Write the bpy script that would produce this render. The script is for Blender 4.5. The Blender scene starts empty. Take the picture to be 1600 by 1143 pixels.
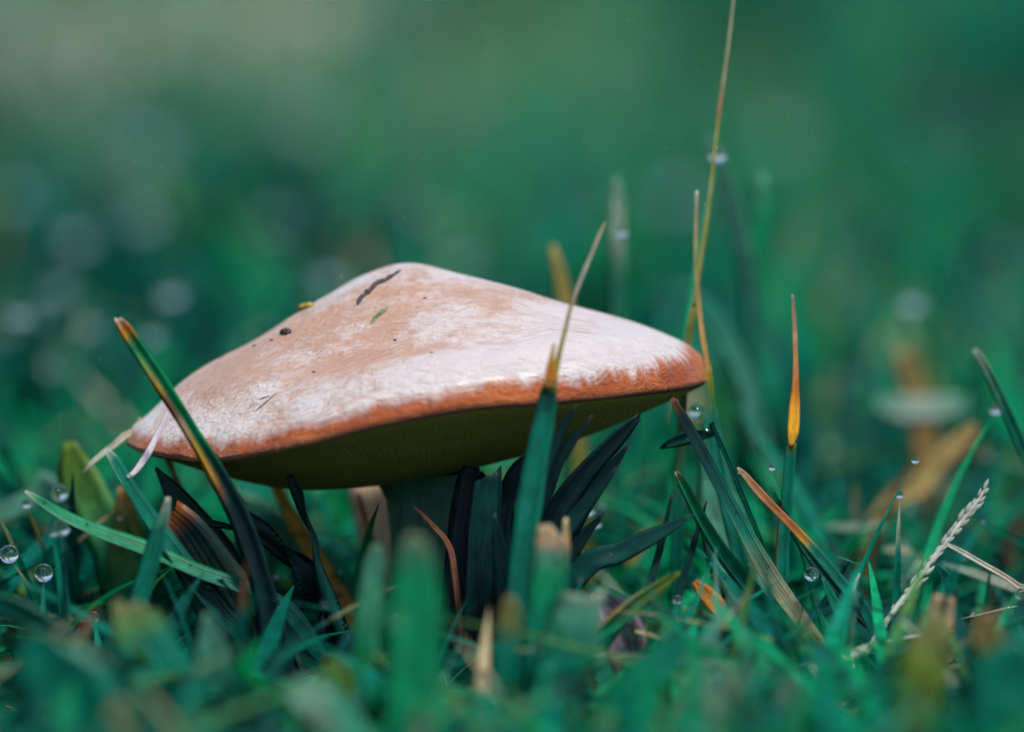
import bpy, math, random
import numpy as np
from mathutils import Vector, Matrix, Quaternion
from mathutils.bvhtree import BVHTree

random.seed(7); rng = np.random.default_rng(11)
scene = bpy.context.scene
col = scene.collection
R = math.radians

# ------------------------------------------------------------------ camera
S = 0.075e-3            # metres per photograph pixel in the plane of the mushroom
D = 0.667                # camera to mushroom, metres
PITCH = R(5.2)
ZC = 519 * S            # height of the picture's centre in the mushroom's plane
FWD = Vector((0, math.cos(PITCH), -math.sin(PITCH)))
UP = Vector((0, math.sin(PITCH), math.cos(PITCH)))
RT = Vector((1, 0, 0))
CAM = Vector((0, 0, ZC)) - FWD * D
cd = bpy.data.cameras.new('camera')
cd.sensor_width = 36.0; cd.lens = 36.0 * D / (1600 * S)
cd.clip_start = 0.01; cd.clip_end = 2000
cd.dof.use_dof = True
cd.dof.focus_distance = D - 200 * S
cd.dof.aperture_fstop = 9.5
cam = bpy.data.objects.new('camera', cd); col.objects.link(cam)
cam.matrix_world = Matrix.Translation(CAM) @ Matrix((RT, UP, -FWD)).transposed().to_4x4()
scene.camera = cam

# ------------------------------------------------------------------ light
SUN_EL, SUN_AZ = R(60), R(148)      # high, from the front and a little to the right
w = bpy.data.worlds.new('World'); scene.world = w; w.use_nodes = True
wn = w.node_tree.nodes; wl = w.node_tree.links
bg = wn['Background']; sky = wn.new('ShaderNodeTexSky')
sky.sky_type = 'NISHITA'; sky.sun_disc = False
sky.sun_elevation = SUN_EL; sky.sun_rotation = SUN_AZ
sky.air_density = 1.0; sky.dust_density = 2.0; sky.ozone_density = 1.0
wl.new(sky.outputs[0], bg.inputs[0]); bg.inputs[1].default_value = 0.072
sl = bpy.data.lights.new('sun', 'SUN'); sl.energy = 2.2; sl.angle = R(9); sl.color = (1.0, 0.965, 0.92)
sun = bpy.data.objects.new('sun', sl); col.objects.link(sun)
sd = Vector((math.sin(SUN_AZ) * math.cos(SUN_EL), math.cos(SUN_AZ) * math.cos(SUN_EL), math.sin(SUN_EL)))
sun.rotation_euler = sd.to_track_quat('Z', 'Y').to_euler()

vs = scene.view_settings
vs.view_transform = 'Standard'; vs.look = 'None'; vs.gamma = 1.0; vs.use_curve_mapping = False
vs.exposure = 1.18
scene.render.engine = 'CYCLES'
scene.cycles.use_denoising = True
scene.cycles.max_bounces = 10
scene.cycles.transparent_max_bounces = 8

# ------------------------------------------------------------------ helpers
def at(px, py, d):
    """A point d photograph-pixels behind the mushroom's plane, on the line of sight of a photograph pixel."""
    k = (D + d * S) / D
    return CAM + FWD * (D + d * S) + RT * ((px - 800) * S * k) - UP * ((py - 571.5) * S * k)

def at_height(px, py, z):
    r = (FWD * D + RT * ((px - 800) * S) - UP * ((py - 571.5) * S))
    return CAM + r * ((z - CAM.z) / r.z)

def tag(o, label, cat, group=None, kind=None):
    if label: o['label'] = label
    if cat: o['category'] = cat
    if group: o['group'] = group
    if kind: o['kind'] = kind
    return o

def mesh_obj(name, verts, faces, mat, parent=None, origin=None, smooth=True, vec=None, colr=None, vecname='bl'):
    o0 = Vector(origin) if origin is not None else Vector((0, 0, 0))
    me = bpy.data.meshes.new(name)
    V = np.asarray(verts, dtype=np.float64) - np.array(o0)
    me.from_pydata(V.tolist(), [], [list(f) for f in faces])
    if smooth: me.polygons.foreach_set('use_smooth', np.ones(len(me.polygons), dtype=bool))
    if vec is not None:
        a = me.attributes.new(vecname, 'FLOAT_VECTOR', 'POINT'); a.data.foreach_set('vector', np.asarray(vec, dtype=np.float32).ravel())
    if colr is not None:
        a = me.attributes.new('tint', 'FLOAT_COLOR', 'POINT')
        c4 = np.ones((len(V), 4), dtype=np.float32); c4[:, :3] = np.asarray(colr); a.data.foreach_set('color', c4.ravel())
    me.materials.append(mat); me.update()
    o = bpy.data.objects.new(name, me); col.objects.link(o)
    if parent is not None: o.parent = parent
    elif origin is not None: o.location = o0
    return o

def empty(name, loc):
    e = bpy.data.objects.new(name, None); e.location = loc; e.empty_display_size = 0.005; col.objects.link(e); return e

class NT:
    def __init__(s, name):
        s.m = bpy.data.materials.new(name); s.m.use_nodes = True
        s.t = s.m.node_tree; s.t.nodes.clear()
        s.out = s.t.nodes.new('ShaderNodeOutputMaterial')
    def n(s, typ, ins=None, **kw):
        nd = s.t.nodes.new('ShaderNode' + typ)
        for k, v in kw.items(): setattr(nd, k, v)
        for k, v in (ins or {}).items(): s.set(nd.inputs[k], v)
        return nd
    def set(s, sock, v):
        if hasattr(v, 'is_output') : s.t.links.new(v, sock)
        elif isinstance(v, tuple) and len(v) == 3 and sock.type == 'RGBA': sock.default_value = (*v, 1)
        else: sock.default_value = v
    def math(s, op, a, b=0.0, c=0.0, clamp=False):
        nd = s.n('Math', {0: a, 1: b, 2: c}, operation=op); nd.use_clamp = clamp; return nd.outputs[0]
    def vmul(s, v, k): return s.n('VectorMath', {0: v, 1: k}, operation='MULTIPLY').outputs[0]
    def noise(s, v, scale=1.0, detail=4.0, rough=0.55):
        return s.n('TexNoise', {'Vector': v, 'Scale': scale, 'Detail': detail, 'Roughness': rough}).outputs[0]
    def ss(s, x, lo, hi, a=0.0, b=1.0):
        nd = s.n('MapRange', {0: x, 1: lo, 2: hi, 3: a, 4: b}); nd.interpolation_type = 'SMOOTHSTEP'; return nd.outputs[0]
    def mix(s, f, a, b, mode='MIX'):
        nd = s.n('Mix', data_type='RGBA', blend_type=mode)
        s.set(nd.inputs[0], f); s.set(nd.inputs[6], a); s.set(nd.inputs[7], b); return nd.outputs[2]
    def bump(s, h, dist, strength=1.0, nrm=None):
        ins = {'Height': h, 'Distance': dist, 'Strength': strength}
        if nrm is not None: ins['Normal'] = nrm
        return s.n('Bump', ins).outputs[0]

# ------------------------------------------------------------------ materials
def grass_material(name, rough=0.42, transl=0.45, spec=0.25, veins=26.0):
    t = NT(name)
    tint = t.n('Attribute', attribute_name='tint').outputs['Color']
    bl = t.n('Attribute', attribute_name='bl').outputs['Vector']
    sp = t.n('SeparateXYZ', {0: bl})
    pos = t.n('NewGeometry').outputs['Position']
    u, v = sp.outputs[0], sp.outputs[1]
    wave = t.math('SINE', t.math('MULTIPLY', u, veins))
    streak = t.noise(t.vmul(bl, (9.0, 2.2, 37.0)), 1.0, 4.0)
    blot = t.noise(pos, 420.0, 3.0)
    k = t.math('ADD', t.ss(streak, 0.3, 0.7, 0.72, 1.28), t.ss(blot, 0.3, 0.7, -0.2, 0.2))
    k = t.math('MULTIPLY_ADD', wave, 0.07, k)
    c = t.mix(1.0, tint, t.n('CombineXYZ', {0: k, 1: k, 2: k}).outputs[0], 'MULTIPLY')
    nrm = t.bump(t.math('ADD', wave, t.math('MULTIPLY', streak, 1.5)), 0.00005, 0.4)
    p = t.n('BsdfPrincipled', {'Base Color': c, 'Roughness': rough, 'Specular IOR Level': spec, 'Normal': nrm})
    tr = t.n('BsdfTranslucent', {'Color': t.mix(1.0, c, (1.0, 1.35, 0.9), 'MULTIPLY')})
    ms = t.n('MixShader', {0: transl, 1: p.outputs[0], 2: tr.outputs[0]})
    t.t.links.new(ms.outputs[0], t.out.inputs[0]); return t.m
M_GRASS = grass_material('grass')
M_STRAW = grass_material('dry_straw', 0.6, 0.25, 0.25, 18.0)
M_LAWN = grass_material('lawn_grass', 0.55, 0.33, 0.09, 16.0)

def water_material():
    t = NT('dew_water')
    g = t.n('BsdfPrincipled', {'Base Color': (1, 1, 1), 'Roughness': 0.0, 'IOR': 1.333, 'Transmission Weight': 1.0})
    t.t.links.new(g.outputs[0], t.out.inputs[0]); return t.m
M_WATER = water_material()

def plain(name, base, dark, scale, rough=0.7, spec=0.3, bump=0.0001):
    t = NT(name); pos = t.n('NewGeometry').outputs['Position']
    n1 = t.noise(pos, scale, 6.0, 0.6)
    c = t.mix(t.ss(n1, 0.35, 0.65), dark, base)
    p = t.n('BsdfPrincipled', {'Base Color': c, 'Roughness': rough, 'Specular IOR Level': spec, 'Normal': t.bump(n1, bump)})
    t.t.links.new(p.outputs[0], t.out.inputs[0]); return t.m
M_SOIL = plain('soil', (0.03, 0.028, 0.022), (0.008, 0.012, 0.011), 260.0, 0.9, 0.2, 0.0008)
M_BLACK = plain('dark_bark', (0.06, 0.05, 0.055), (0.012, 0.012, 0.016), 3000.0, 0.6)
M_MOSS = plain('green_scrap', (0.16, 0.22, 0.10), (0.03, 0.07, 0.045), 1800.0, 0.7)
M_LICHEN = plain('yellow_scrap', (0.42, 0.30, 0.05), (0.12, 0.13, 0.03), 1500.0, 0.7)
M_GREYSCRAP = plain('grey_scrap', (0.17, 0.13, 0.13), (0.05, 0.04, 0.045), 1500.0, 0.7)

def cap_material():
    t = NT('mushroom_cap_skin')
    cp = t.n('Attribute', attribute_name='cp').outputs['Vector']
    sp = t.n('SeparateXYZ', {0: cp}); cx, cy, tt = sp.outputs
    pos = t.n('NewGeometry').outputs['Position']
    lx = t.n('Attribute', attribute_name='lx').outputs['Vector']
    warp = t.n('VectorMath', {0: t.n('TexNoise', {'Vector': lx, 'Scale': 3.0, 'Detail': 3.0}).outputs['Color'], 1: (.5, .5, .5)}, operation='SUBTRACT').outputs[0]
    lw = t.n('VectorMath', {0: lx, 1: t.vmul(warp, (.10, .10, .10))}, operation='ADD').outputs[0]
    streak = t.noise(t.vmul(cp, (11.0, 11.0, 2.6)), 1.0, 6.0, 0.62)
    fine = t.noise(t.vmul(cp, (40.0, 40.0, 12.0)), 1.0, 5.0, 0.6)
    wrink = t.noise(t.vmul(lw, (4.5, 12.0, 12.0)), 1.0, 9.0, 0.70)
    fibre = t.noise(t.vmul(lw, (26.0, 70.0, 70.0)), 1.0, 6.0, 0.65)
    blot = t.noise(lw, 3.4, 6.0, 0.62)
    grain = t.noise(pos, 1500.0, 4.0, 0.6)
    bloom_sheen = t.math('ADD', t.math('MULTIPLY', wrink, 0.42), t.math('MULTIPLY', blot, 0.85))  # pale mottling of the skin, with painted sheen added below
    bloom_sheen = t.math('MULTIPLY_ADD', fibre, 0.42, bloom_sheen)
    edge = t.ss(tt, 0.70, 0.92, 0.0, 0.17)  # white highlight along the lip, painted as paler skin
    bloom_sheen = t.math('ADD', bloom_sheen, edge)
    right = t.math('MULTIPLY', t.math('MAXIMUM', cx, 0.0), 0.20)  # sheen on the right slope, put into the skin colour
    bloom_sheen = t.math('ADD', bloom_sheen, t.math('MULTIPLY', right, tt))
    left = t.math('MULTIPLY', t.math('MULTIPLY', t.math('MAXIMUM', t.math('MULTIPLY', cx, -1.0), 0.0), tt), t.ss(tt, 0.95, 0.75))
    bloom_sheen = t.math('MULTIPLY_ADD', left, -0.20, bloom_sheen)
    bloom_sheen = t.math('ADD', bloom_sheen, t.ss(tt, 0.5, 0.1, 0.0, 0.10))
    bl = t.ss(bloom_sheen, 0.76, 1.03)
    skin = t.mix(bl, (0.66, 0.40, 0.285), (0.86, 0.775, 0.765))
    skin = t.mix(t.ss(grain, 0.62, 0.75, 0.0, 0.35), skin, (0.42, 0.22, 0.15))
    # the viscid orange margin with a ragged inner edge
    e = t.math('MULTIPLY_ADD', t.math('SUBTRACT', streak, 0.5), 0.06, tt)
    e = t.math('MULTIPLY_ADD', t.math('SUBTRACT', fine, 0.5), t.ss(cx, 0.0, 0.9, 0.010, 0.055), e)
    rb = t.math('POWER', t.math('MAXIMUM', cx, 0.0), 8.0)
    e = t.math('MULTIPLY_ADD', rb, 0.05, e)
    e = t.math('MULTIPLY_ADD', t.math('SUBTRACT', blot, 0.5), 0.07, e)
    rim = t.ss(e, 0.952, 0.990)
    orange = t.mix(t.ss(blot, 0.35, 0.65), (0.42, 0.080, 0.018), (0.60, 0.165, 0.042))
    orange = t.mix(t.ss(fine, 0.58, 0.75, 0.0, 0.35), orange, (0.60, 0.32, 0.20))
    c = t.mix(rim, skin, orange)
    c = t.mix(t.ss(tt, 1.0, 1.012), c, (0.24, 0.07, 0.025))
    hgt = t.math('MULTIPLY_ADD', wrink, 1.9, t.math('MULTIPLY_ADD', fibre, 0.8, t.math('MULTIPLY', fine, 0.25)))
    nrm = t.bump(hgt, 0.0015, 1.0)
    nrm = t.bump(grain, 0.00006, 0.5, nrm)
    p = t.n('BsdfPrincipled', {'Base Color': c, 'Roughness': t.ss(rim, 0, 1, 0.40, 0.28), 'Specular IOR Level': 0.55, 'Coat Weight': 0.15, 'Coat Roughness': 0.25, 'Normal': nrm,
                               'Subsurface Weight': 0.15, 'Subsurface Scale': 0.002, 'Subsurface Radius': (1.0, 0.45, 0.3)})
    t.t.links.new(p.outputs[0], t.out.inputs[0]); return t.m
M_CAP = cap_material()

def gill_material():
    t = NT('mushroom_gills')
    cp = t.n('Attribute', attribute_name='cp').outputs['Vector']
    pos = t.n('NewGeometry').outputs['Position']
    n1 = t.noise(t.vmul(cp, (90.0, 90.0, 14.0)), 1.0, 3.0)
    n2 = t.noise(pos, 150.0, 4.0)
    c = t.mix(t.ss(n1, 0.35, 0.65), (0.21, 0.175, 0.036), (0.225, 0.185, 0.04))
    c = t.mix(t.ss(n2, 0.5, 0.75, 0, 0.5), c, (0.15, 0.10, 0.025))
    p = t.n('BsdfPrincipled', {'Base Color': c, 'Roughness': 0.75, 'Specular IOR Level': 0.2,
                               'Normal': t.bump(t.noise(pos, 2200.0, 3.0), 0.0003, 0.8)})
    t.t.links.new(p.outputs[0], t.out.inputs[0]); return t.m
M_GILL = gill_material()

def stem_material():
    t = NT('mushroom_stem')
    pos = t.n('NewGeometry').outputs['Position']
    n1 = t.noise(t.vmul(pos, (900.0, 900.0, 90.0)), 1.0, 5.0)
    c = t.mix(t.ss(n1, 0.35, 0.65), (0.012, 0.07, 0.048), (0.03, 0.115, 0.075))
    p = t.n('BsdfPrincipled', {'Base Color': c, 'Roughness': 0.6, 'Specular IOR Level': 0.3, 'Normal': t.bump(n1, 0.0002, 0.7)})
    t.t.links.new(p.outputs[0], t.out.inputs[0]); return t.m
M_STEM = stem_material()

# ------------------------------------------------------------------ ground
gx = np.concatenate([-np.geomspace(900, 0.4, 16), np.linspace(-0.3, 0.3, 61), np.geomspace(0.4, 900, 16)])
gy = np.concatenate([-np.geomspace(900, 0.8, 14), np.linspace(-0.7, 0.7, 141), np.geomspace(0.8, 900, 18)])
GX, GY = np.meshgrid(gx, gy)
def ground_z(x, y):
    return 0.0016 * (np.sin(x * 83 + 1.1) * np.cos(y * 71 + .4) + 0.6 * np.sin(x * 190 + y * 140)) * np.exp(-(x**2 + y**2) / 2.0) - 0.002
GZ = ground_z(GX, GY)
nx, ny = len(gx), len(gy)
gi = np.arange(nx * ny).reshape(ny, nx)
gf = np.stack([gi[:-1, :-1], gi[:-1, 1:], gi[1:, 1:], gi[1:, :-1]], -1).reshape(-1, 4)
tg = NT('lawn_soil'); _pos = tg.n('NewGeometry').outputs['Position']
_n = tg.noise(_pos, 260.0, 6.0, 0.6); _len = tg.n('VectorMath', {0: _pos}, operation='LENGTH').outputs['Value']
_near = tg.mix(tg.ss(_n, .35, .65), (0.007, 0.011, 0.010), (0.03, 0.028, 0.02))
_far = tg.mix(tg.ss(tg.noise(_pos, 3.0, 6.0), .35, .65), (0.006, 0.08, 0.05), (0.03, 0.11, 0.06))
_p = tg.n('BsdfPrincipled', {'Base Color': tg.mix(tg.ss(_len, 0.5, 5.0), _near, _far), 'Roughness': 0.9, 'Specular IOR Level': 0.15, 'Normal': tg.bump(_n, 0.0008)})
tg.t.links.new(_p.outputs[0], tg.out.inputs[0])
g = mesh_obj('ground', np.stack([GX, GY, GZ], -1).reshape(-1, 3), gf, tg.m); g['kind'] = 'structure'

# ------------------------------------------------------------------ mushroom
ROLL, TILT = math.atan2(103, 905), R(2.5)
RC = 456 * S
cc = at(652, 637, 0)
n0 = UP * math.cos(ROLL) - RT * math.sin(ROLL)
AX = RT * math.cos(ROLL) + UP * math.sin(ROLL)
AN = n0 * math.cos(TILT) - FWD * math.sin(TILT)
AD = FWD * math.cos(TILT) + n0 * math.sin(TILT)
AXn, ANn, ADn, CCn = map(np.array, (AX, AN, AD, cc))
DEPTH = 0.80
def pchip(xk, yk, x):
    xk, yk = np.array(xk, float), np.array(yk, float)
    h = np.diff(xk); dl = np.diff(yk) / h; m = np.zeros_like(yk)
    for i in range(1, len(xk) - 1):
        if dl[i-1] * dl[i] > 0:
            w1, w2 = 2*h[i] + h[i-1], h[i] + 2*h[i-1]; m[i] = (w1 + w2) / (w1 / dl[i-1] + w2 / dl[i])
    m[0], m[-1] = 0 if abs(dl[0]) < .35 else dl[0], dl[-1]
    i = np.clip(np.searchsorted(xk, x) - 1, 0, len(h) - 1); tq = (x - xk[i]) / h[i]
    return (1+2*tq)*(1-tq)**2*yk[i] + tq*(1-tq)**2*h[i]*m[i] + tq*tq*(3-2*tq)*yk[i+1] + tq*tq*(tq-1)*h[i]*m[i+1]
TK_R = ([0,.2,.43,.7,.86,.92,.96,1.0], [0,.2,.43,.706,.88,.945,.987,1.0], [.490,.440,.346,.232,.152,.112,.066,.0])
TK_L = ([0,.15,.31,.52,.78,.90,.96,1.0], [0,.15,.31,.52,.78,.905,.967,1.0], [.490,.463,.40,.307,.182,.090,.045,.0])
WAVE = ([-1.01,-.85,-.7,-.4,-.1,.2,.45,.7,1.01], [0,-16,-26,-15,5,14,8,3,-4])
def smnoise(a, seeds, amp):       # smooth periodic noise of the angle
    r_ = np.random.default_rng(seeds); s = 0
    for k in range(2, 9): s = s + np.sin(k * a + r_.uniform(0, 6.28)) * r_.uniform(.4, 1) / k
    return s * amp
def cap_point(t, th, top=True):
    """Surface point of the cap top at radial parameter t, angle th (0 = right, -pi/2 = towards the camera)."""
    c, s = np.cos(th), np.sin(th)
    wr = np.clip((1 + c) / 2, 0, 1); wr = wr*wr*(3-2*wr)
    r = wr * pchip(TK_R[0], TK_R[1], t) + (1-wr) * pchip(TK_L[0], TK_L[1], t)
    h = wr * pchip(TK_R[0], TK_R[2], t) + (1-wr) * pchip(TK_L[0], TK_L[2], t)
    fr = np.clip(-s, 0, 1)
    h = h + 0.030 * fr * np.exp(-((t - .86) / .10)**2) - 0.030 * fr * np.exp(-((t - .62) / .16)**2)   # a swollen lip at the front, a slight trough behind it
    h = h + 0.012 * np.sin(3.1*th + 5*t) * t * (1-t) * 2 + 0.006 * np.sin(9*th + 11*t) * t * (1 - t)
    h = h + .010 * np.sin(7.3*t*c + 2.1) * np.sin(5.7*t*s + .6) * (1 - t**4) + .004 * np.sin(17*t*c + 1.0 + 4*s*t) * np.sin(13*t*s + 2) * (1 - t**6)
    h = h + smnoise(th, 5, .006) * np.clip((t-.5)*2, 0, 1)
    return finish(r, h, th, t)
def finish(r, h, th, t):
    c, s = np.cos(th), np.sin(th)
    rw = r * (1 + (smnoise(th, 3, .009) + .003 * np.sin(23*th + 3*np.sin(5*th)) + .0016 * np.sin(61*th + 2*np.sin(9*th))) * t**6)
    wv = pchip(WAVE[0], WAVE[1], c) / 456.0 * np.clip(-s * 3, 0, 1) * t**5
    P = CCn + RC * (rw*c)[..., None]*AXn + RC * DEPTH * (rw*s)[..., None]*ADn + RC * (h + wv)[..., None]*ANn
    return P
root = at(668, 1110, 0); root.z = -0.003
mush = empty('mushroom', root)
tag(mush, 'tilted mushroom with pinkish cream cap and orange margin standing in the grass', 'mushroom')
NTT, NTH = 130, 720
tv = np.concatenate([np.linspace(0.004, .84, 84), np.linspace(.85, 1.0, NTT - 84)])
th = np.linspace(-np.pi, np.pi, NTH, endpoint=False)
TT, TH = np.meshgrid(tv, th, indexing='ij')
CP = cap_point(TT, TH)
lip_t = [1.006, 1.012]                       # the margin rolls under
lips = []
for k, (rr, hh) in enumerate([(0.996, -.014), (0.975, -.022)]):
    lips.append(finish(np.full(NTH, rr), np.full(NTH, hh), th, np.ones(NTH)))
allP = np.concatenate([CP, np.stack(lips)], 0)
allT = np.concatenate([TT, np.stack([np.full(NTH, x) for x in lip_t])], 0)
rr_rows = allP.shape[0]
idx = np.arange(rr_rows * NTH).reshape(rr_rows, NTH); nxt = np.roll(idx, -1, axis=1)
quads = np.stack([idx[:-1], idx[1:], nxt[1:], nxt[:-1]], -1)
Vf = allP.reshape(-1, 3)
# vertex normals of the whole skin, so the split between cap and margin leaves no seam
e1 = Vf[quads[..., 2]] - Vf[quads[..., 0]]; e2 = Vf[quads[..., 3]] - Vf[quads[..., 1]]
fnm = np.cross(e1, e2).reshape(-1, 3); q2 = quads.reshape(-1, 4)
VN = np.zeros_like(Vf)
for k in range(4): np.add.at(VN, q2[:, k], fnm)
VN /= np.linalg.norm(VN, axis=1)[:, None] + 1e-20
if np.dot(VN[NTH * 20], ANn) < 0: VN = -VN; quads = quads[..., ::-1]
lxv = np.stack([(Vf - CCn) @ AXn, (Vf - CCn) @ ADn, (Vf - CCn) @ ANn], -1) / RC
cpv = np.stack([np.cos(np.broadcast_to(th, allT.shape)), np.sin(np.broadcast_to(th, allT.shape)), allT], -1).reshape(-1, 3)
def skin_part(name, r0, r1, parent, close=False):
    sel = idx[r0:r1 + 1].ravel(); off = sel[0]
    f = (quads[r0:r1].reshape(-1, 4) - off).tolist()
    V = Vf[sel]; N = VN[sel]; C = cpv[sel]; X = lxv[sel]
    if close:
        V = np.vstack([V, CCn + ANn * 0.490 * RC]); N = np.vstack([N, ANn]); C = np.vstack([C, [0, 0, 0]]); X = np.vstack([X, [0, 0, .49]])
        a = list(range(NTH)); f += [[len(V) - 1, a[i], a[(i + 1) % NTH]] for i in a]
    o = mesh_obj(name, V, f, M_CAP, parent, root, True, C, vecname='cp')
    at_ = o.data.attributes.new('lx', 'FLOAT_VECTOR', 'POINT'); at_.data.foreach_set('vector', X.astype(np.float32).ravel())
    o.data.normals_split_custom_set_from_vertices(N.tolist())
    return o
split = int(np.searchsorted(tv, .915))
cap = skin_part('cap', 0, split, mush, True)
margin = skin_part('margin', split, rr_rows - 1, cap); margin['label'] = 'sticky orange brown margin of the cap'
# gills: a bowl of fine radial folds hanging below the rim
NG = 230; gth = np.linspace(-np.pi, np.pi, NG * 6, endpoint=False)
grr = np.linspace(.985, .115, 46)
DK_R = ([.10,.12,.39,.62,.85,.97,1.0], [.232,.230,.195,.147,.075,.035,.018])
DK_L = ([.10,.14,.41,.695,.9,1.0], [.250,.250,.236,.155,.062,.018])
GR, GTH = np.meshgrid(grr, gth, indexing='ij')
wr = np.clip((1 + np.cos(GTH)) / 2, 0, 1)
dp = wr * pchip(DK_R[0], DK_R[1], GR) + (1 - wr) * pchip(DK_L[0], DK_L[1], GR)
fold = np.abs(np.sin(GTH * NG / 2)) ; fold = 1 - fold**1.5
jit = np.interp(GTH, np.linspace(-np.pi, np.pi, 400), rng.uniform(.5, 1.3, 400))
dp = dp + .0016 * fold * jit * np.clip((.985 - GR) * 14, 0, 1) - .004
GP = finish(GR, -dp, GTH, np.clip(GR + .015, 0, 1))
gid = np.arange(GP.shape[0] * GP.shape[1]).reshape(GP.shape[:2]); gn = np.roll(gid, -1, axis=1)
gq = np.stack([gid[:-1], gn[:-1], gn[1:], gid[1:]], -1).reshape(-1, 4)
mesh_obj('gills', GP.reshape(-1, 3), gq, M_GILL, mush, root, True,
         np.stack([np.cos(GTH), np.sin(GTH), GR], -1).reshape(-1, 3), vecname='cp')['label'] = 'olive yellow gill layer bulging below the cap'
# stem
top = cc - AN * (0.215 * RC); sv = []; NS, NR = 26, 40
for i in range(NS):
    f = i / (NS - 1); c_ = top.lerp(root, f) + Vector((0.0008 * math.sin(f * 3.1), 0, 0))
    rad = (66 - 6 * math.sin(f * math.pi) + 10 * f**3 + 16 * max(0, .12 - f) / .12) * S
    for j in range(NR):
        a = 2 * math.pi * j / NR; rj = rad * (1 + .03 * math.sin(5 * a + 2 * f) + .015 * math.sin(11 * a))
        sv.append(c_ + RT * (rj * math.cos(a)) + Vector((0, 1, 0)) * (rj * math.sin(a)))
sf = [[i*NR+j, i*NR+(j+1)%NR, (i+1)*NR+(j+1)%NR, (i+1)*NR+j] for i in range(NS-1) for j in range(NR)]
mesh_obj('stem', sv, sf, M_STEM, mush, root)

cap_bvh = BVHTree.FromPolygons([Vector(v) for v in Vf], [list(map(int, q)) for q in quads.reshape(-1, 4)])
def on_cap(px, py):
    dv = (at(px, py, 0) - CAM).normalized()
    loc, nrm, _, _ = cap_bvh.ray_cast(CAM, dv)
    if loc is None: loc, nrm, _, _ = cap_bvh.find_nearest(at(px, py, 0))
    if nrm.dot(dv) > 0: nrm = -nrm
    return loc, nrm

# ------------------------------------------------------------------ scraps lying on the cap
def scrap(name, label, path, wpx, mat, flat=.6, knobs=.25):
    """A small uneven twig or crumb following points on the cap."""
    pts = [on_cap(*p) for p in path]; vv, ff = [], []; K = 7; n = max(10, 5 * len(pts)); r_ = random.Random(label)
    for i in range(n):
        f = i / (n - 1) * (len(pts) - 1); k = min(int(f), len(pts) - 2); q = f - k
        P = pts[k][0].lerp(pts[k + 1][0], q); N = pts[k][1].lerp(pts[k + 1][1], q).normalized()
        T = (pts[k + 1][0] - pts[k][0]).normalized(); B = N.cross(T).normalized()
        e = math.sin(math.pi * min(max(i / (n - 1), 0.0), 1.0)) ** .45 + .02
        wd = wpx * S * .5 * e * (1 + r_.uniform(-knobs, knobs))
        for j in range(K):
            a = 2 * math.pi * j / K
            vv.append(P + N * (wd * flat * (.55 + math.sin(a))) + B * (wd * math.cos(a) * (1 + r_.uniform(-.1, .1))))
    for i in range(n - 1):
        for j in range(K): ff.append([i*K+j, i*K+(j+1)%K, (i+1)*K+(j+1)%K, (i+1)*K+j])
    ff += [list(range(K))[::-1], [(n-1)*K + j for j in range(K)]]
    return tag(mesh_obj(name, vv, ff, mat, None, pts[0][0]), label, 'debris')
scrap('twig_scrap', 'dark knobbly twig scrap near the top of the mushroom cap', [(558, 478), (564, 466), (577, 456), (588, 444), (603, 438), (628, 421)], 9, M_BLACK, .8, .3)
scrap('seed', 'round black seed on the left slope of the mushroom cap', [(438, 519), (447, 519), (455, 520)], 13, M_BLACK, .7, .05)
scrap('leaf_scrap', 'little curved green scrap on the cap below the dark twig', [(578, 508), (588, 494), (600, 486), (607, 479)], 7, M_MOSS, .5)
scrap('leaf_crumb', 'yellow crumb on the skyline of the left cap slope', [(462, 489), (476, 482), (492, 477)], 14, M_LICHEN, .7)
scrap('leaf_crumb', 'tiny orange crumb lowest beside the yellow one on the cap', [(438, 500), (446, 496), (454, 493)], 9, M_LICHEN, .7)
scrap('soil_crumb', 'tiny dark crumb on the far left skyline of the cap', [(335, 561), (343, 557), (352, 551)], 9, M_BLACK, .7)
scrap('needle_scrap', 'long thin grey needle lying on the lower left cap', [(398, 643), (416, 628), (434, 612)], 3.2, M_GREYSCRAP, .5)
scrap('needle_scrap', 'short thin reddish needle lying beside the long grey one', [(404, 624), (413, 621), (421, 618)], 2.6, M_GREYSCRAP, .5)
for k, (x, y, ws) in enumerate([(397, 540, 'leftmost of three tiny dark specks beside the black seed'), (424, 531, 'middle of three tiny dark specks beside the black seed'), (490, 581, 'tiny dark speck on the middle of the left cap'),
                    (617, 531, 'tiny dark speck at the centre of the cap'), (674, 551, 'tiny brown speck right of the cap centre'), (664, 466, 'tiny dark speck just right of the cap peak')]):
    scrap('soil_speck', ws, [(x - 3, y), (x, y), (x + 3, y)], 3.0, M_BLACK, .6)

# ------------------------------------------------------------------ blades of grass one by one
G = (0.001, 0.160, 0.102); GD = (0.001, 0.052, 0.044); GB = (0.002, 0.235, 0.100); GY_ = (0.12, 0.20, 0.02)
YE = (0.42, 0.24, 0.03); OR = (0.52, 0.17, 0.02); BR = (0.16, 0.06, 0.025); ST = (0.42, 0.34, 0.20); PA = (0.42, 0.45, 0.38)
LI = (0.48, 0.43, 0.47); GP_ = (0.07, 0.23, 0.165); BK = (0.003, 0.020, 0.022); PK = (0.45, 0.28, 0.18)  # BK: near-black, the shade under the cap put into blade colour

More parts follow.
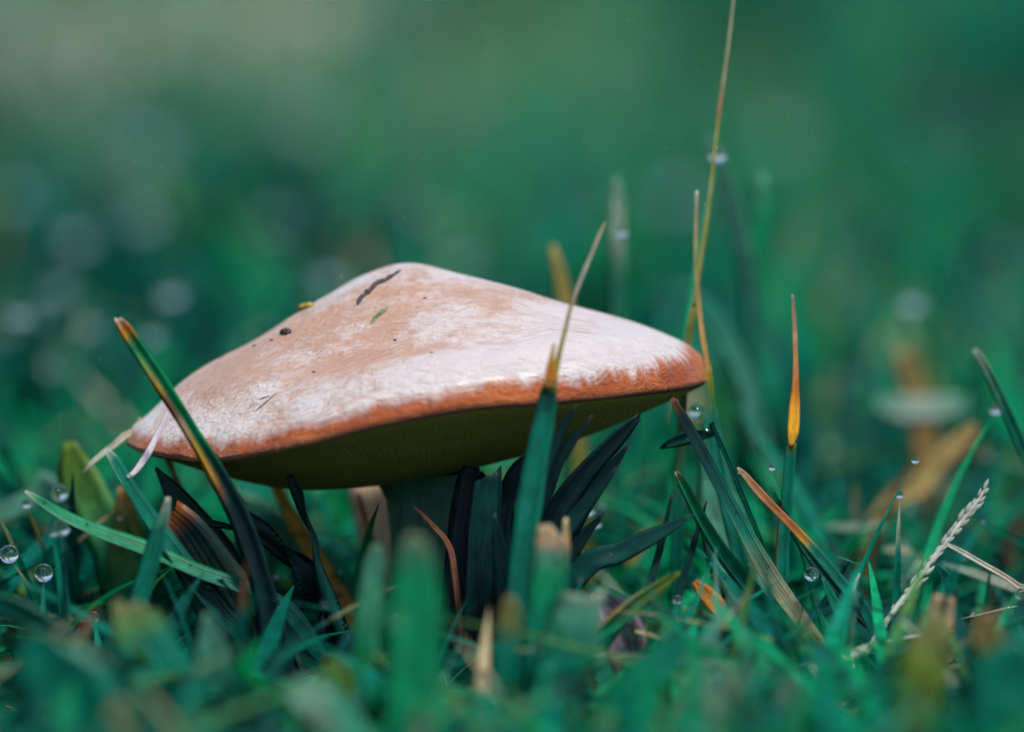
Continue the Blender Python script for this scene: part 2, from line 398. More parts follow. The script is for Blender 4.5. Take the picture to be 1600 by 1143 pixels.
def catmull(A, n):
    A = np.array(A, float); P = np.vstack([2*A[0]-A[1], A, 2*A[-1]-A[-2]]); out = []
    # even steps by chord
    ch = np.linalg.norm(np.diff(A[:, :3], axis=0), axis=1); cum = np.concatenate([[0], np.cumsum(ch)]); cum /= cum[-1]
    for s_ in np.linspace(0, 1, n):
        k = min(int(np.searchsorted(cum, s_, 'right')) - 1, len(A) - 2); q = (s_ - cum[k]) / max(cum[k+1]-cum[k], 1e-9)
        p0, p1, p2, p3 = P[k:k+4]
        out.append(.5*((2*p1)+(-p0+p2)*q+(2*p0-5*p1+4*p2-p3)*q*q+(-p0+3*p1-3*p2+p3)*q**3))
    return np.array(out)
def stops(cs, v):
    if isinstance(cs[0], (int, float)): return np.array(cs)
    if len(cs[0]) == 3: cs = [(i / max(len(cs) - 1, 1), c) for i, c in enumerate(cs)]
    xs = [c[0] for c in cs]; return np.array([np.interp(v, xs, [c[1][k] for c in cs]) for k in range(3)])
def blade_mesh(pts, cols, face=0.0, fold=.28, twist=0.0, blunt=False, rooted=True, edge=None, edge_u=.7, seed=0, thick=.14e-3, wob=.04, extent=False):
    """pts: (x, y, depth, width) in photograph pixels from the tip down. Returns verts, faces, bl, tint, root."""
    r_ = random.Random(seed)
    Q = [list(at(x, y, d)) + [max(wd, .3) * S * (D + d * S) / D] for x, y, d, wd in pts]
    if rooted:
        L = Vector(Q[-1][:3]); T = (L - Vector(Q[-2][:3])).normalized()
        if L.z > 0:
            T = (T + Vector((0, 0, -.9))).normalized(); T.z = min(T.z, -.35)
            k = (L.z + .002) / -T.z; Q.append(list(L + T * k) + [Q[-1][3] * .75])
    n = max(14, 7 * (len(Q) - 1) + 1)
    if twist: n = max(n, int(abs(twist) * 16))
    C = catmull(Q, n); vv, ff, bl, tc = [], [], [], []
    seg = np.gradient(C[:, :3], axis=0)
    cum = np.concatenate([[0], np.cumsum(np.linalg.norm(np.diff(C[:, :3], axis=0), axis=1))]); cum /= cum[-1]
    us = [-1, -.5, 0, .5, 1, .5, 0, -.5]; rid = r_.random(); slant = r_.choice([-1, 1]) * r_.uniform(.35, .8); tear = {u_: r_.uniform(-.35, .45) for u_ in (-1, -.5, 0, .5, 1)}
    prof = [1, .95, .8, .95, 1]
    for i in range(n):
        T = Vector(seg[i]).normalized(); view = (CAM - Vector(C[i, :3])).normalized()
        N = (view - T * view.dot(T)).normalized()
        a = R(face) + twist * 2 * math.pi * cum[i]
        N = Quaternion(T, a) @ N; B = T.cross(N).normalized()
        cw = 1.0 if twist else 1 / max(.35, abs(math.cos(R(face))))
        hw = C[i, 3] * .5 * cw * (1 + wob * (math.sin(2.3 * cum[i] * 6.28 + rid * 6) + .5 * math.sin(5.1 * cum[i] * 6.28 + rid * 17)))
        for j, u in enumerate(us):
            low = j > 4
            off = fold * hw * (abs(u) - .5) - (thick * (1.2 - abs(u)) if low else 0)
            P = Vector(C[i, :3]) + B * (u * hw) + N * off
            if blunt and i < 2: P = P - T * ((tear[u] + slant * u) * hw * (1 if i == 0 else .4))
            vv.append(P); bl.append((u, cum[i] * 6, rid * 50))
            cc_ = stops(cols, cum[i])
            if edge is not None and u > edge_u:
                ce, e0, e1 = edge
                if e0 <= cum[i] <= e1: cc_ = np.array(stops(ce, (cum[i] - e0) / (e1 - e0)))
            tc.append(cc_)
    K = 8
    for i in range(n - 1):
        for j in range(K): ff.append([i*K+j, (i+1)*K+j, (i+1)*K+(j+1)%K, i*K+(j+1)%K])
    ff += [list(range(K)), [(n-1)*K + j for j in range(K)][::-1]]
    return vv, ff, bl, tc, Vector(C[-1, :3])
BEADS = []
def blade(label, pts, cols, name='blade_of_grass', cat='grass blade', mat=None, group=None, parent=None, origin=None, **kw):
    vv, ff, bl, tc, rt = blade_mesh(pts, cols, seed=label, **kw)
    if min(p[2] for p in pts) > -700 and max(p[2] for p in pts) < 300: BEADS.extend(vv[k] for k in range(8, len(vv) - 40) if k % 8 in (1, 2, 3))
    o = mesh_obj(name, vv, ff, mat or M_GRASS, parent, origin if origin is not None else rt, True, bl, tc)
    if parent is None: tag(o, label, cat, group, 'thing')
    return o

# --- against and around the cap
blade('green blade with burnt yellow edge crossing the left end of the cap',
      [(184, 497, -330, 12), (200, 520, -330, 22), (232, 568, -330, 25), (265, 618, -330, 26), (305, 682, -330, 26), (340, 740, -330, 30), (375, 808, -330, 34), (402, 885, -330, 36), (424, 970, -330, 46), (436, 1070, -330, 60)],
      [(0, (.5, .42, .36)), (.02, OR), (.045, YE), (.06, GB), (.3, GB), (.38, GD), (.5, BK), (1, BK)], face=18, blunt=True, fold=.5, edge_u=.3,  # near-black below the rim: the cap's shadow painted into the blade
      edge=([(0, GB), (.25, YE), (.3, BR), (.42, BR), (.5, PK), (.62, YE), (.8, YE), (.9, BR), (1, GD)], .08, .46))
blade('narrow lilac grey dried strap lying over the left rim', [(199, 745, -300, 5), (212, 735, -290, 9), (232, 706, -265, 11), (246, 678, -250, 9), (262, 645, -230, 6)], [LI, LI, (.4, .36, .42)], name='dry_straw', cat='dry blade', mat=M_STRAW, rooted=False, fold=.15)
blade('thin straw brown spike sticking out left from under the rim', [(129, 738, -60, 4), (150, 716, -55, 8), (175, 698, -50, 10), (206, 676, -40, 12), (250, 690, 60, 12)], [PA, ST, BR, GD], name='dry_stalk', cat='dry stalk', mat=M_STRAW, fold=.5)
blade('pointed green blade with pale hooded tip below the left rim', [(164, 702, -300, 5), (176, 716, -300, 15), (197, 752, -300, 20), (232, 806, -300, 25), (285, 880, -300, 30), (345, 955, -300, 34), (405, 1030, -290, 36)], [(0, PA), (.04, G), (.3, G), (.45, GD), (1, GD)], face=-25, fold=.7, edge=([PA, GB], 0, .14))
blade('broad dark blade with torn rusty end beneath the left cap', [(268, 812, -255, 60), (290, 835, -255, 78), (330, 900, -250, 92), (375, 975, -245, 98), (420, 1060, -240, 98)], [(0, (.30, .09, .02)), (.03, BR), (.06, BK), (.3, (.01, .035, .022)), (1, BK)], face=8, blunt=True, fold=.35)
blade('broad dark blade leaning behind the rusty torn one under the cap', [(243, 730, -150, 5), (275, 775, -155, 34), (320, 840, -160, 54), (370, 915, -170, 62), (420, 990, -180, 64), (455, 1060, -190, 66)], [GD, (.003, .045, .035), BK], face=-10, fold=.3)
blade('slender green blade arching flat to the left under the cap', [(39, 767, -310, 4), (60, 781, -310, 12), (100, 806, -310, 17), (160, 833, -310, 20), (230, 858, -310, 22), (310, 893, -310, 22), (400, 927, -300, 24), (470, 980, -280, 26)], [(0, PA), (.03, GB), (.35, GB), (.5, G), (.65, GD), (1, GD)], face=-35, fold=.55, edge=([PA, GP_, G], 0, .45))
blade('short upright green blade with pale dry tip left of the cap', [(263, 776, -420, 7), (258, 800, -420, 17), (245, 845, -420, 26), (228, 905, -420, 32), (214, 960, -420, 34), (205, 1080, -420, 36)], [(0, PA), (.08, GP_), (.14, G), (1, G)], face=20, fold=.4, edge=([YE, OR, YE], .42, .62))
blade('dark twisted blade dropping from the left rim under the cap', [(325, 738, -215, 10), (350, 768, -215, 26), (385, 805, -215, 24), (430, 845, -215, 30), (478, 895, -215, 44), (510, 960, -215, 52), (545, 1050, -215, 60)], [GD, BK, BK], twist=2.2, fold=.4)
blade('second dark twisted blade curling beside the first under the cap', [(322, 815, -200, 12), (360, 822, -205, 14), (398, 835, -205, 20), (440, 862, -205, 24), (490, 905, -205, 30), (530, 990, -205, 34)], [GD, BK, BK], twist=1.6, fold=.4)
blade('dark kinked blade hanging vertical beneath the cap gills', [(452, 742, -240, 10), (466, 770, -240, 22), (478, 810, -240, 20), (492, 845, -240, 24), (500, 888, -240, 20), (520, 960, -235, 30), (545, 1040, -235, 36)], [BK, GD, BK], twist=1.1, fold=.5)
blade('orange yellow dry blade slanting behind the dark twisted blades', [(428, 752, 170, 14), (452, 800, 170, 22), (480, 848, 170, 26), (515, 905, 170, 28), (550, 965, 160, 28)], [YE, (.5, .3, .06), (.5, .28, .05), YE], name='dead_grass_leaf', cat='dry blade', mat=M_STRAW, fold=.3)
blade('wide pinkish dead blade standing just left of the stem', [(576, 748, 460, 54), (580, 790, 450, 62), (590, 850, 440, 60), (600, 920, 430, 56)], [(.55, .38, .26), (.55, .42, .28), PK, BR], name='dead_grass_leaf', cat='dry blade', mat=M_STRAW, fold=.3)
blade('thin orange stalk beside the stem behind the blunt blade', [(560, 770, 120, 6), (572, 815, 120, 10), (582, 850, 120, 10), (590, 920, 120, 10)], [OR, PK, YE], name='dry_stalk', cat='dry stalk', mat=M_STRAW)
blade('pale green blade leaning under the left cap far behind', [(350, 770, 420, 12), (400, 800, 420, 44), (460, 860, 420, 60), (520, 930, 420, 60)], [GP_, G, G], fold=.2)
blade('blunt broad green blade blurred in front of the stem', [(650, 838, -1150, 26), (648, 868, -1150, 62), (645, 960, -1150, 88), (642, 1060, -1150, 90), (636, 1180, -1150, 90)], [(0, (.16, .24, .13)), (.05, (.05, .18, .11)), (.12, GB), (1, GB)], blunt=True, fold=.25, face=10)
blade('short green blade behind the blunt one left of the stem', [(590, 850, -750, 10), (585, 880, -750, 34), (575, 960, -750, 40), (570, 1080, -750, 44)], [GP_, GB, GB], fold=.3)
blade('fine reddish spike leaning against the stem', [(645, 790, -260, 2), (660, 803, -260, 5), (680, 825, -260, 8), (700, 850, -260, 9), (712, 905, -260, 10)], [BR, (.2, .09, .06), GD], name='dry_stalk', cat='dry stalk', mat=M_STRAW)
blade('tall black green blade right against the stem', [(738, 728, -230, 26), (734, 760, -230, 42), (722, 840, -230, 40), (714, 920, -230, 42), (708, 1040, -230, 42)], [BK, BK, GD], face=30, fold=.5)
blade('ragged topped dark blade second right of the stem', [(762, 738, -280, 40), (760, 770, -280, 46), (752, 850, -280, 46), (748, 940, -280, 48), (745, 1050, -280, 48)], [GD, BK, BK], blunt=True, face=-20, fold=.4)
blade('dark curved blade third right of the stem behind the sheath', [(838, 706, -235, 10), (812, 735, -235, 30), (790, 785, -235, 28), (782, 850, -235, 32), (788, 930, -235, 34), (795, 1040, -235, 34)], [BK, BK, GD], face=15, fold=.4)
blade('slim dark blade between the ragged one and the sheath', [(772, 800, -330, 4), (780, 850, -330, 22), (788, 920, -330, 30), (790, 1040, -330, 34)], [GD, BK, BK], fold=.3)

# the tall stalk in front of the cap: sheath and dry tip
def stalk(label, parts, name='grass_stalk', cat='grass stalk'):
    base = None; made = []
    for pn, pts, cols, kw in parts:
        made.append((pn, cols, kw, blade_mesh(pts, cols, seed=label + pn, **kw)))
    base = made[-1][3][4]
    e = empty(name, base); tag(e, label, cat)
    for pn, cols, kw, (vv, ff, bl, tc, _) in made:
        mesh_obj(pn, vv, ff, M_STRAW if 'dry' in pn else M_GRASS, e, base, True, bl, tc)
    return e
stalk('stalk with straw tip and teal sheath crossing in front of the cap', [
    ('dry_tip', [(946, 347, -455, 2.2), (936, 368, -455, 4.5), (922, 402, -455, 5.2), (906, 440, -455, 6.0), (893, 475, -455, 6.0), (882, 520, -455, 6.8), (872, 560, -452, 8.2), (864, 598, -450, 13)],
     [(0, ST), (.25, (.5, .46, .38)), (.45, (.34, .31, .25)), (.55, (.24, .21, .06)), (.8, (.34, .25, .03)), (1, YE)], dict(rooted=False, fold=.6)),
    ('dry_collar', [(866, 535, -462, 4), (862, 560, -462, 9), (858, 585, -460, 13), (857, 606, -460, 14)], [ST, YE, OR, (.2, .1, .03)], dict(rooted=False, fold=.3, blunt=True)),
    ('sheath', [(862, 596, -455, 14), (858, 612, -455, 28), (850, 660, -457, 34), (838, 720, -460, 37), (826, 800, -465, 40), (817, 880, -470, 44), (810, 980, -475, 48), (806, 1090, -475, 50)], [(0, GY_), (.03, GD), (.12, G), (.5, G), (1, G)], dict(fold=.45, face=12, thick=.5e-3))])
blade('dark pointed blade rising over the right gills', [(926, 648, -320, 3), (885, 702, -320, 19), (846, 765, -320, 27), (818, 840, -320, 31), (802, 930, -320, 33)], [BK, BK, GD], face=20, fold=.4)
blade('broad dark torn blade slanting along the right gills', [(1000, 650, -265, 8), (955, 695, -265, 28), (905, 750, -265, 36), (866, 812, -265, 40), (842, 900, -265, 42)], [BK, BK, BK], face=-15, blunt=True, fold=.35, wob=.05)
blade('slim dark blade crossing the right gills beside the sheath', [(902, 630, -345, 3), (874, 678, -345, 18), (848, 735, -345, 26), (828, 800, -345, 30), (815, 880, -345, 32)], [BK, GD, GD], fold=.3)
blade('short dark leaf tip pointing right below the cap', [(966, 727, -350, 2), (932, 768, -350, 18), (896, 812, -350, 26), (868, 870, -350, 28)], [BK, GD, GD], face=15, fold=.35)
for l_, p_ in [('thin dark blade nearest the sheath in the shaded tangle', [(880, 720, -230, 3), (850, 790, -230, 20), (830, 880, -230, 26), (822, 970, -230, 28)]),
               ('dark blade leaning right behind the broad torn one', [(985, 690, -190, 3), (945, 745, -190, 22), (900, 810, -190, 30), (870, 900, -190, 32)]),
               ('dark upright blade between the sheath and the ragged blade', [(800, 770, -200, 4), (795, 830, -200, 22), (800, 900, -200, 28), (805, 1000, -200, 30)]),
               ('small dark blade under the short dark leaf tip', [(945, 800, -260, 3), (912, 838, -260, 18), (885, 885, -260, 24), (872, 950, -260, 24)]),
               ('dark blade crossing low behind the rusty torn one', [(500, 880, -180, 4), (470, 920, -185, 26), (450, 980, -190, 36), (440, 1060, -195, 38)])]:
    blade(l_, p_, [BK, BK, GD], face=12, fold=.4)  # blades added to darken the clump, with the cap's shade in their colour
blade('blunt bright green blade with tan torn top right of the sheath', [(862, 828, -620, 42), (862, 850, -620, 54), (856, 900, -620, 58), (852, 960, -620, 62), (846, 1060, -620, 66)], [(0, ST), (.05, PK), (.09, GP_), (.18, GB), (.5, G), (1, G)], blunt=True, fold=.3, face=-10)
blade('thin blade with cream tip beside the tan topped one', [(884, 808, -500, 5), (884, 830, -500, 11), (884, 880, -500, 14), (880, 960, -500, 16)], [(0, (.5, .44, .3)), (.1, YE), (.2, G), (1, G)], fold=.3)
blade('wide dewy blade with whitish cut end at bottom centre', [(912, 925, -780, 66), (905, 950, -780, 76), (890, 1010, -785, 92), (872, 1080, -790, 104), (850, 1170, -800, 110)], [(0, (.3, .38, .3)), (.06, GP_), (.14, (.04, .2, .13)), (.3, G), (1, G)], blunt=True, fold=.25, face=14)
blade('yellow edged blade slanting up right past the dead leaf', [(1062, 893, -440, 5), (1035, 912, -440, 18), (990, 945, -440, 26), (945, 990, -440, 34), (908, 1050, -445, 44), (885, 1130, -450, 50)], [(0, GY_), (.15, (.10, .18, .04)), (.4, G), (1, GD)], face=-18, fold=.6, edge=([GY_, ST, YE, GY_], .02, .62))
blade('dark green leaf slanting under the right end of the cap', [(1086, 802, -310, 2), (1030, 832, -310, 24), (970, 862, -310, 36), (895, 906, -310, 40)], [GD, GD, GD], face=10, fold=.3)
blade('thin dark stem lying almost level right of the wide dewy blade', [(920, 915, -430, 9), (975, 930, -420, 9), (1040, 955, -410, 10), (1120, 985, -400, 11), (1180, 1010, -390, 11)], [G, GD, G], name='fallen_grass_stalk', cat='grass stalk', fold=.6)
blade('slim dark stem rising behind the yellow edged blade', [(1050, 770, -280, 4), (1040, 820, -285, 9), (1025, 880, -290, 12), (1008, 940, -300, 14), (995, 1010, -310, 15)], [BK, GD, GD], fold=.5)
blade('thin dark blade crossing low beside the orange leaf bit', [(1104, 782, -240, 3), (1090, 830, -245, 9), (1072, 890, -250, 11), (1050, 960, -260, 12), (1030, 1040, -270, 13)], [BK, GD, GD], fold=.5)
blade('dark toothed leaf pointing left under the right rim', [(1032, 700, -120, 4), (1052, 690, -120, 18), (1080, 681, -120, 24), (1110, 678, -120, 12), (1130, 700, -120, 8)], [GD, G, GD], fold=.4, face=20)
blade('long blade with dark top and straw rib right of the cap', [(1049, 622, -190, 8), (1062, 645, -190, 15), (1090, 695, -190, 18), (1122, 755, -190, 20), (1160, 825, -195, 24), (1205, 905, -200, 28), (1255, 975, -210, 26), (1300, 1050, -220, 26)], [(0, BR), (.05, BK), (.2, GD), (.4, G), (.55, (.16, .18, .11)), (.8, (.22, .22, .13)), (1, G)], face=-25, fold=.6, edge=([G, ST, ST], .3, .9))
blade('short bright blade with cream tip pointing up left', [(1056, 736, -270, 5), (1066, 752, -270, 14), (1090, 798, -270, 20), (1125, 855, -270, 24), (1175, 920, -270, 28), (1230, 1000, -270, 30), (1270, 1080, -270, 30)], [(0, ST), (.03, GB), (.4, G), (1, G)], face=25, fold=.6)
blade('broad pale green blade blurred behind the cream tipped one', [(1110, 640, 70, 20), (1112, 720, 60, 46), (1125, 800, 40, 70), (1150, 880, 20, 84), (1180, 960, 0, 80)], [G, GP_, G], fold=.25)
stalk('tall fine straw stalk rising out of the top of the picture', [
    ('dry_tip', [(1152, -60, 60, 2.9), (1144, 20, 60, 4.0), (1133, 110, 58, 5.0), (1124, 172, 56, 5.8), (1118, 225, 55, 5.8), (1110, 300, 54, 6.5), (1098, 385, 52, 7.2), (1090, 440, 50, 7.9), (1084, 480, 50, 7.9)], [(0, (.36, .36, .27)), (.35, (.32, .31, .19)), (.42, (.28, .15, .05)), (.5, (.25, .28, .09)), (1, (.18, .23, .06))], dict(rooted=False, fold=.6, wob=.08)),
    ('stem', [(1085, 476, 50, 11), (1076, 525, 52, 12), (1068, 600, 60, 14), (1062, 720, 60, 16), (1058, 850, 60, 18)], [(.2, .22, .05), G, G], dict(fold=.6, thick=.5e-3))])
stalk('straw stalk bending round the right tip of the cap', [
    ('dry_tip', [(1089, 298, 20, 4.5), (1088, 340, 20, 6.0), (1087, 400, 10, 6.8), (1090, 450, 0, 7.5), (1097, 520, -20, 7.5), (1107, 575, -40, 7.5)], [(0, PA), (.1, (.3, .27, .16)), (.4, (.18, .2, .07)), (.6, (.3, .2, .08)), (1, (.36, .18, .05))], dict(rooted=False, fold=.6)),
    ('stem', [(1106, 570, -40, 9), (1110, 610, -50, 12), (1116, 680, -60, 15), (1130, 760, -70, 20), (1150, 850, -80, 24), (1175, 950, -90, 26)], [(0, YE), (.06, GY_), (.15, G), (1, G)], dict(fold=.6, thick=.5e-3))])
stalk('thin stalk with glowing orange sheath right of the cap', [
    ('dry_tip', [(1238, 460, -120, 4), (1241, 500, -120, 7), (1243, 560, -122, 8), (1243, 600, -123, 11), (1241, 645, -125, 17), (1239, 675, -126, 18), (1236, 697, -127, 7)], [(0, (.2, .17, .15)), (.2, (.35, .26, .16)), (.45, (.42, .19, .07)), (.65, OR), (.82, (.72, .36, .02)), (1, (.62, .30, .02))], dict(rooted=False, fold=.35)),
    ('stem', [(1238, 690, -125, 12), (1234, 720, -124, 18), (1229, 780, -122, 20), (1224, 840, -120, 20), (1220, 920, -120, 22)], [(0, GY_), (.05, G), (1, G)], dict(fold=.5, thick=.4e-3, edge=([BR, BR, OR], .2, .9)))])
blade('green blade with rust red end slanting down right', [(1152, 730, -190, 3), (1162, 740, -190, 9), (1180, 762, -190, 13), (1208, 792, -190, 13), (1230, 814, -190, 14), (1262, 848, -190, 16), (1310, 905, -190, 18), (1360, 972, -190, 20)], [(0, ST), (.06, (.38, .19, .09)), (.25, (.36, .12, .04)), (.3, YE), (.34, G), (1, GD)], face=-15, fold=.5)
blade('straight dark blade low between the dewdrop and the seed spike', [(1205, 760, -120, 5), (1240, 830, -120, 12), (1290, 900, -130, 15), (1345, 960, -140, 18), (1390, 1010, -150, 20)], [G, GD, GD], face=20, fold=.5)
blade('bare pale stem slanting right from the middle of the seed spike', [(1475, 847, -255, 4), (1500, 860, -255, 8), (1535, 880, -255, 8), (1570, 900, -255, 8), (1590, 914, -255, 9), (1640, 950, -255, 10)], [(0, PA), (.2, (.5, .44, .38)), (.55, PK), (.66, OR), (.72, GY_), (1, G)], name='dry_stalk', cat='dry stalk', mat=M_STRAW, fold=.6)
blade('curved green blade entering at the right edge', [(1522, 545, 60, 8), (1534, 562, 60, 13), (1556, 605, 60, 15), (1578, 655, 60, 17), (1600, 705, 60, 18), (1640, 800, 60, 20)], [(0, PA), (.08, GP_), (.2, G), (1, G)], face=15, fold=.5)
blade('pale grey green pointed blade at lower right', [(1335, 918, -420, 3), (1330, 945, -420, 22), (1318, 990, -420, 38), (1305, 1045, -420, 46), (1285, 1140, -420, 54)], [(0, PA), (.08, GP_), (.5, GP_), (1, G)], face=20, fold=.6)
blade('smooth pale blade tip left of the lower right pointed one', [(1374, 1072, -480, 8), (1362, 1100, -480, 30), (1350, 1150, -480, 40), (1340, 1220, -480, 42)], [GP_, PA, GP_], fold=.3)
blade('small green blade left of the pale pointed one', [(1284, 900, -280, 3), (1298, 930, -280, 14), (1320, 975, -280, 20), (1345, 1030, -280, 22)], [G, GB, GD], face=-20, fold=.5)
blade('narrow green blade beneath the hanging drop at right', [(1278, 950, -250, 3), (1292, 985, -250, 13), (1312, 1030, -250, 17), (1330, 1090, -250, 18)], [GB, G, GD], face=-20, fold=.5)
blade('thin white straw lying across the lower right', [(1545, 1022, -330, 4), (1515, 1034, -330, 8), (1478, 1044, -330, 9), (1440, 1052, -335, 9)], [PA, (.5, .48, .44), PA], name='dry_stalk', cat='dry stalk', mat=M_STRAW, rooted=False, fold=.5)
blade('grey straw piece lying above the thin white straw', [(1495, 1020, -300, 10), (1470, 1034, -300, 18), (1440, 1050, -300, 18)], [PA, PA, GP_], name='dry_stalk', cat='dry stalk', mat=M_STRAW, rooted=False, fold=.5)
blade('flat grey straw lying behind the seed spike at right', [(1470, 880, 60, 6), (1520, 895, 60, 13), (1575, 915, 60, 14), (1620, 930, 60, 14)], [GP_, (.3, .33, .26), (.26, .26, .2)], name='dry_straw', cat='dry blade', mat=M_STRAW, rooted=False, fold=.3)
blade('short cut straw lying behind the hanging drop', [(1378, 858, 260, 11), (1400, 859, 260, 11), (1422, 862, 260, 7)], [GP_, (.3, .28, .17), PK], name='dry_straw', cat='dry blade', mat=M_STRAW, rooted=False, fold=.3)
blade('long blurred grey straw lying left of the seed spike', [(1290, 822, 420, 9), (1335, 824, 420, 14), (1382, 820, 420, 9)], [GP_, (.2, .28, .2), GP_], name='dry_straw', cat='dry blade', mat=M_STRAW, rooted=False, fold=.3)
blade('broad tan dead blade blurred behind the small drops at right', [(1524, 664, 760, 10), (1500, 690, 760, 34), (1465, 725, 760, 36), (1435, 762, 760, 40), (1380, 800, 760, 30)], [(.26, .18, .07), (.30, .22, .08), (.27, .22, .08), GY_], name='dead_grass_leaf', cat='dry blade', mat=M_STRAW, fold=.25)
blade('whitish dead leaf blurred above the tan blade at right', [(1370, 625, 1150, 20), (1400, 638, 1150, 40), (1450, 640, 1150, 44), (1510, 632, 1150, 30)], [GP_, (.26, .33, .28), GP_], name='dry_leaf', cat='dry leaf', mat=M_STRAW, rooted=False, fold=.2)
blade('orange brown dead leaf blurred above the whitish one', [(1412, 545, 1250, 30), (1418, 580, 1250, 44), (1432, 615, 1250, 50), (1440, 660, 1250, 40)], [(.16, .14, .05), (.24, .14, .04), GY_], name='dry_leaf', cat='dry leaf', mat=M_STRAW, fold=.2)
blade('small vivid orange leaf bit on the ground right of the stem', [(1085, 908, -90, 10), (1100, 925, -90, 26), (1118, 945, -90, 30), (1128, 962, -90, 14)], [OR, (.6, .2, .03), OR], name='leaf_bit', cat='dry leaf', mat=M_STRAW, rooted=False, fold=.3)
blade('purplish brown striped dead leaf curled below the cap', [(925, 925, -330, 18), (950, 945, -335, 62), (970, 985, -340, 80), (985, 1040, -345, 76), (995, 1090, -350, 60)], [(.38, .33, .40), (.24, .19, .25), (.05, .03, .035), (.03, .016, .02)], name='dry_leaf', cat='dry leaf', mat=M_STRAW, rooted=False, fold=.5, face=25)
blade('cream straw curving under the yellow edged blade', [(992, 985, -380, 6), (1020, 992, -380, 7), (1042, 1006, -380, 7), (1060, 1032, -380, 7), (1066, 1070, -380, 7)], [ST, (.42, .33, .14), GY_], name='dry_stalk', cat='dry stalk', mat=M_STRAW, fold=.6)
blade('pale curled straw lying beneath the purplish dead leaf', [(915, 974, -400, 8), (940, 972, -400, 9), (965, 976, -400, 8), (985, 970, -400, 6)], [ST, (.4, .36, .33), ST], name='dry_stalk', cat='dry stalk', mat=M_STRAW, rooted=False, fold=.5)
# --- blurred foreground
fg = [
 ('wide blurred green blade filling the bottom left corner', [(60, 985, -900, 30), (70, 1030, -900, 110), (110, 1100, -900, 170), (150, 1200, -900, 190)], [G, G, G]),
 ('broad blurred blade with tan torn top at lower left', [(200, 945, -640, 50), (215, 985, -640, 88), (245, 1050, -640, 110), (285, 1150, -640, 120)], [(0, (.15, .16, .06)), (.1, (.06, .18, .06)), (.2, G), (1, G)]),
 ('blurred green blade leaning left at the lower left edge', [(-40, 930, -500, 20), (30, 955, -500, 40), (110, 1010, -500, 52), (190, 1080, -500, 60)], [G, GD, G]),
 ('upright blurred green blade right of the tan torn one', [(325, 960, -620, 14), (330, 1010, -620, 50), (335, 1080, -620, 66), (340, 1180, -620, 70)], [GP_, G, G]),
 ('blurred brown stub at the very bottom left', [(170, 1105, -1000, 40), (185, 1125, -1000, 60), (200, 1180, -1000, 60)], [(.24, .17, .08), (.14, .18, .06), G]),
 ('whitish blurred blade tip at the bottom below the twisted blades', [(440, 1070, -900, 6), (480, 1090, -900, 62), (540, 1150, -900, 70)], [GP_, (.2, .32, .25), G]),
 ('yellow green blurred blade at the bottom left of centre', [(520, 1030, -780, 20), (525, 1070, -780, 50), (530, 1150, -780, 60)], [GY_, GY_, G]),
 ('orange streaked blurred blade at the bottom below the stem', [(625, 985, -760, 8), (630, 1030, -760, 24), (636, 1130, -760, 36)], [GP_, (.2, .17, .07), (.16, .16, .05)]),
 ('blurred amber blade tip left of the tall sheath', [(797, 930, -660, 8), (797, 960, -660, 34), (790, 1030, -660, 40), (785, 1130, -660, 40)], [(0, (.2, .17, .05)), (.1, (.16, .17, .05)), (.22, G), (1, G)]),
 ('pale blurred club shaped blade tip at bottom right of centre', [(1110, 1040, -900, 14), (1120, 1070, -900, 62), (1125, 1120, -900, 40), (1125, 1200, -900, 34)], [GP_, (.26, .36, .30), GP_]),
 ('green blurred blade sweeping up right at bottom centre', [(1080, 985, -760, 10), (1040, 1030, -760, 60), (990, 1090, -760, 80), (940, 1180, -760, 80)], [G, GB, G]),
 ('yellow green blurred blade before the seed spike foot', [(1462, 955, -760, 20), (1455, 1000, -760, 60), (1440, 1070, -760, 84), (1430, 1170, -760, 90)], [(0, (.24, .22, .1)), (.3, GY_), (.6, GB), (1, G)]),
 ('brown blurred blade right of the yellow green one', [(1545, 955, -700, 24), (1540, 985, -700, 50), (1560, 1060, -700, 70), (1580, 1160, -700, 80)], [(0, (.22, .15, .06)), (.3, (.14, .16, .05)), (.5, G), (1, G)]),
 ('wide dark green blurred blade at the right bottom corner', [(1590, 1000, -900, 40), (1580, 1050, -900, 110), (1570, 1160, -900, 130)], [G, G, G]),
 ('greyish blurred blade below the pale pointed one', [(1245, 1055, -800, 5), (1235, 1090, -800, 56), (1220, 1170, -800, 60)], [GP_, (.2, .33, .26), G]),
 ('tan dead blade blurred upright behind the yellow green one', [(1475, 930, -420, 34), (1468, 965, -420, 46), (1455, 1030, -420, 44)], [PK, (.5, .33, .2), YE]),
]
for i, (l, p, c) in enumerate(fg): blade(l, [(a_, b_, d_ * 1.4, w_) for a_, b_, d_, w_ in p], c, face=[12, -18, 25, 5][i % 4], fold=.3, blunt='torn' in l or 'stub' in l)
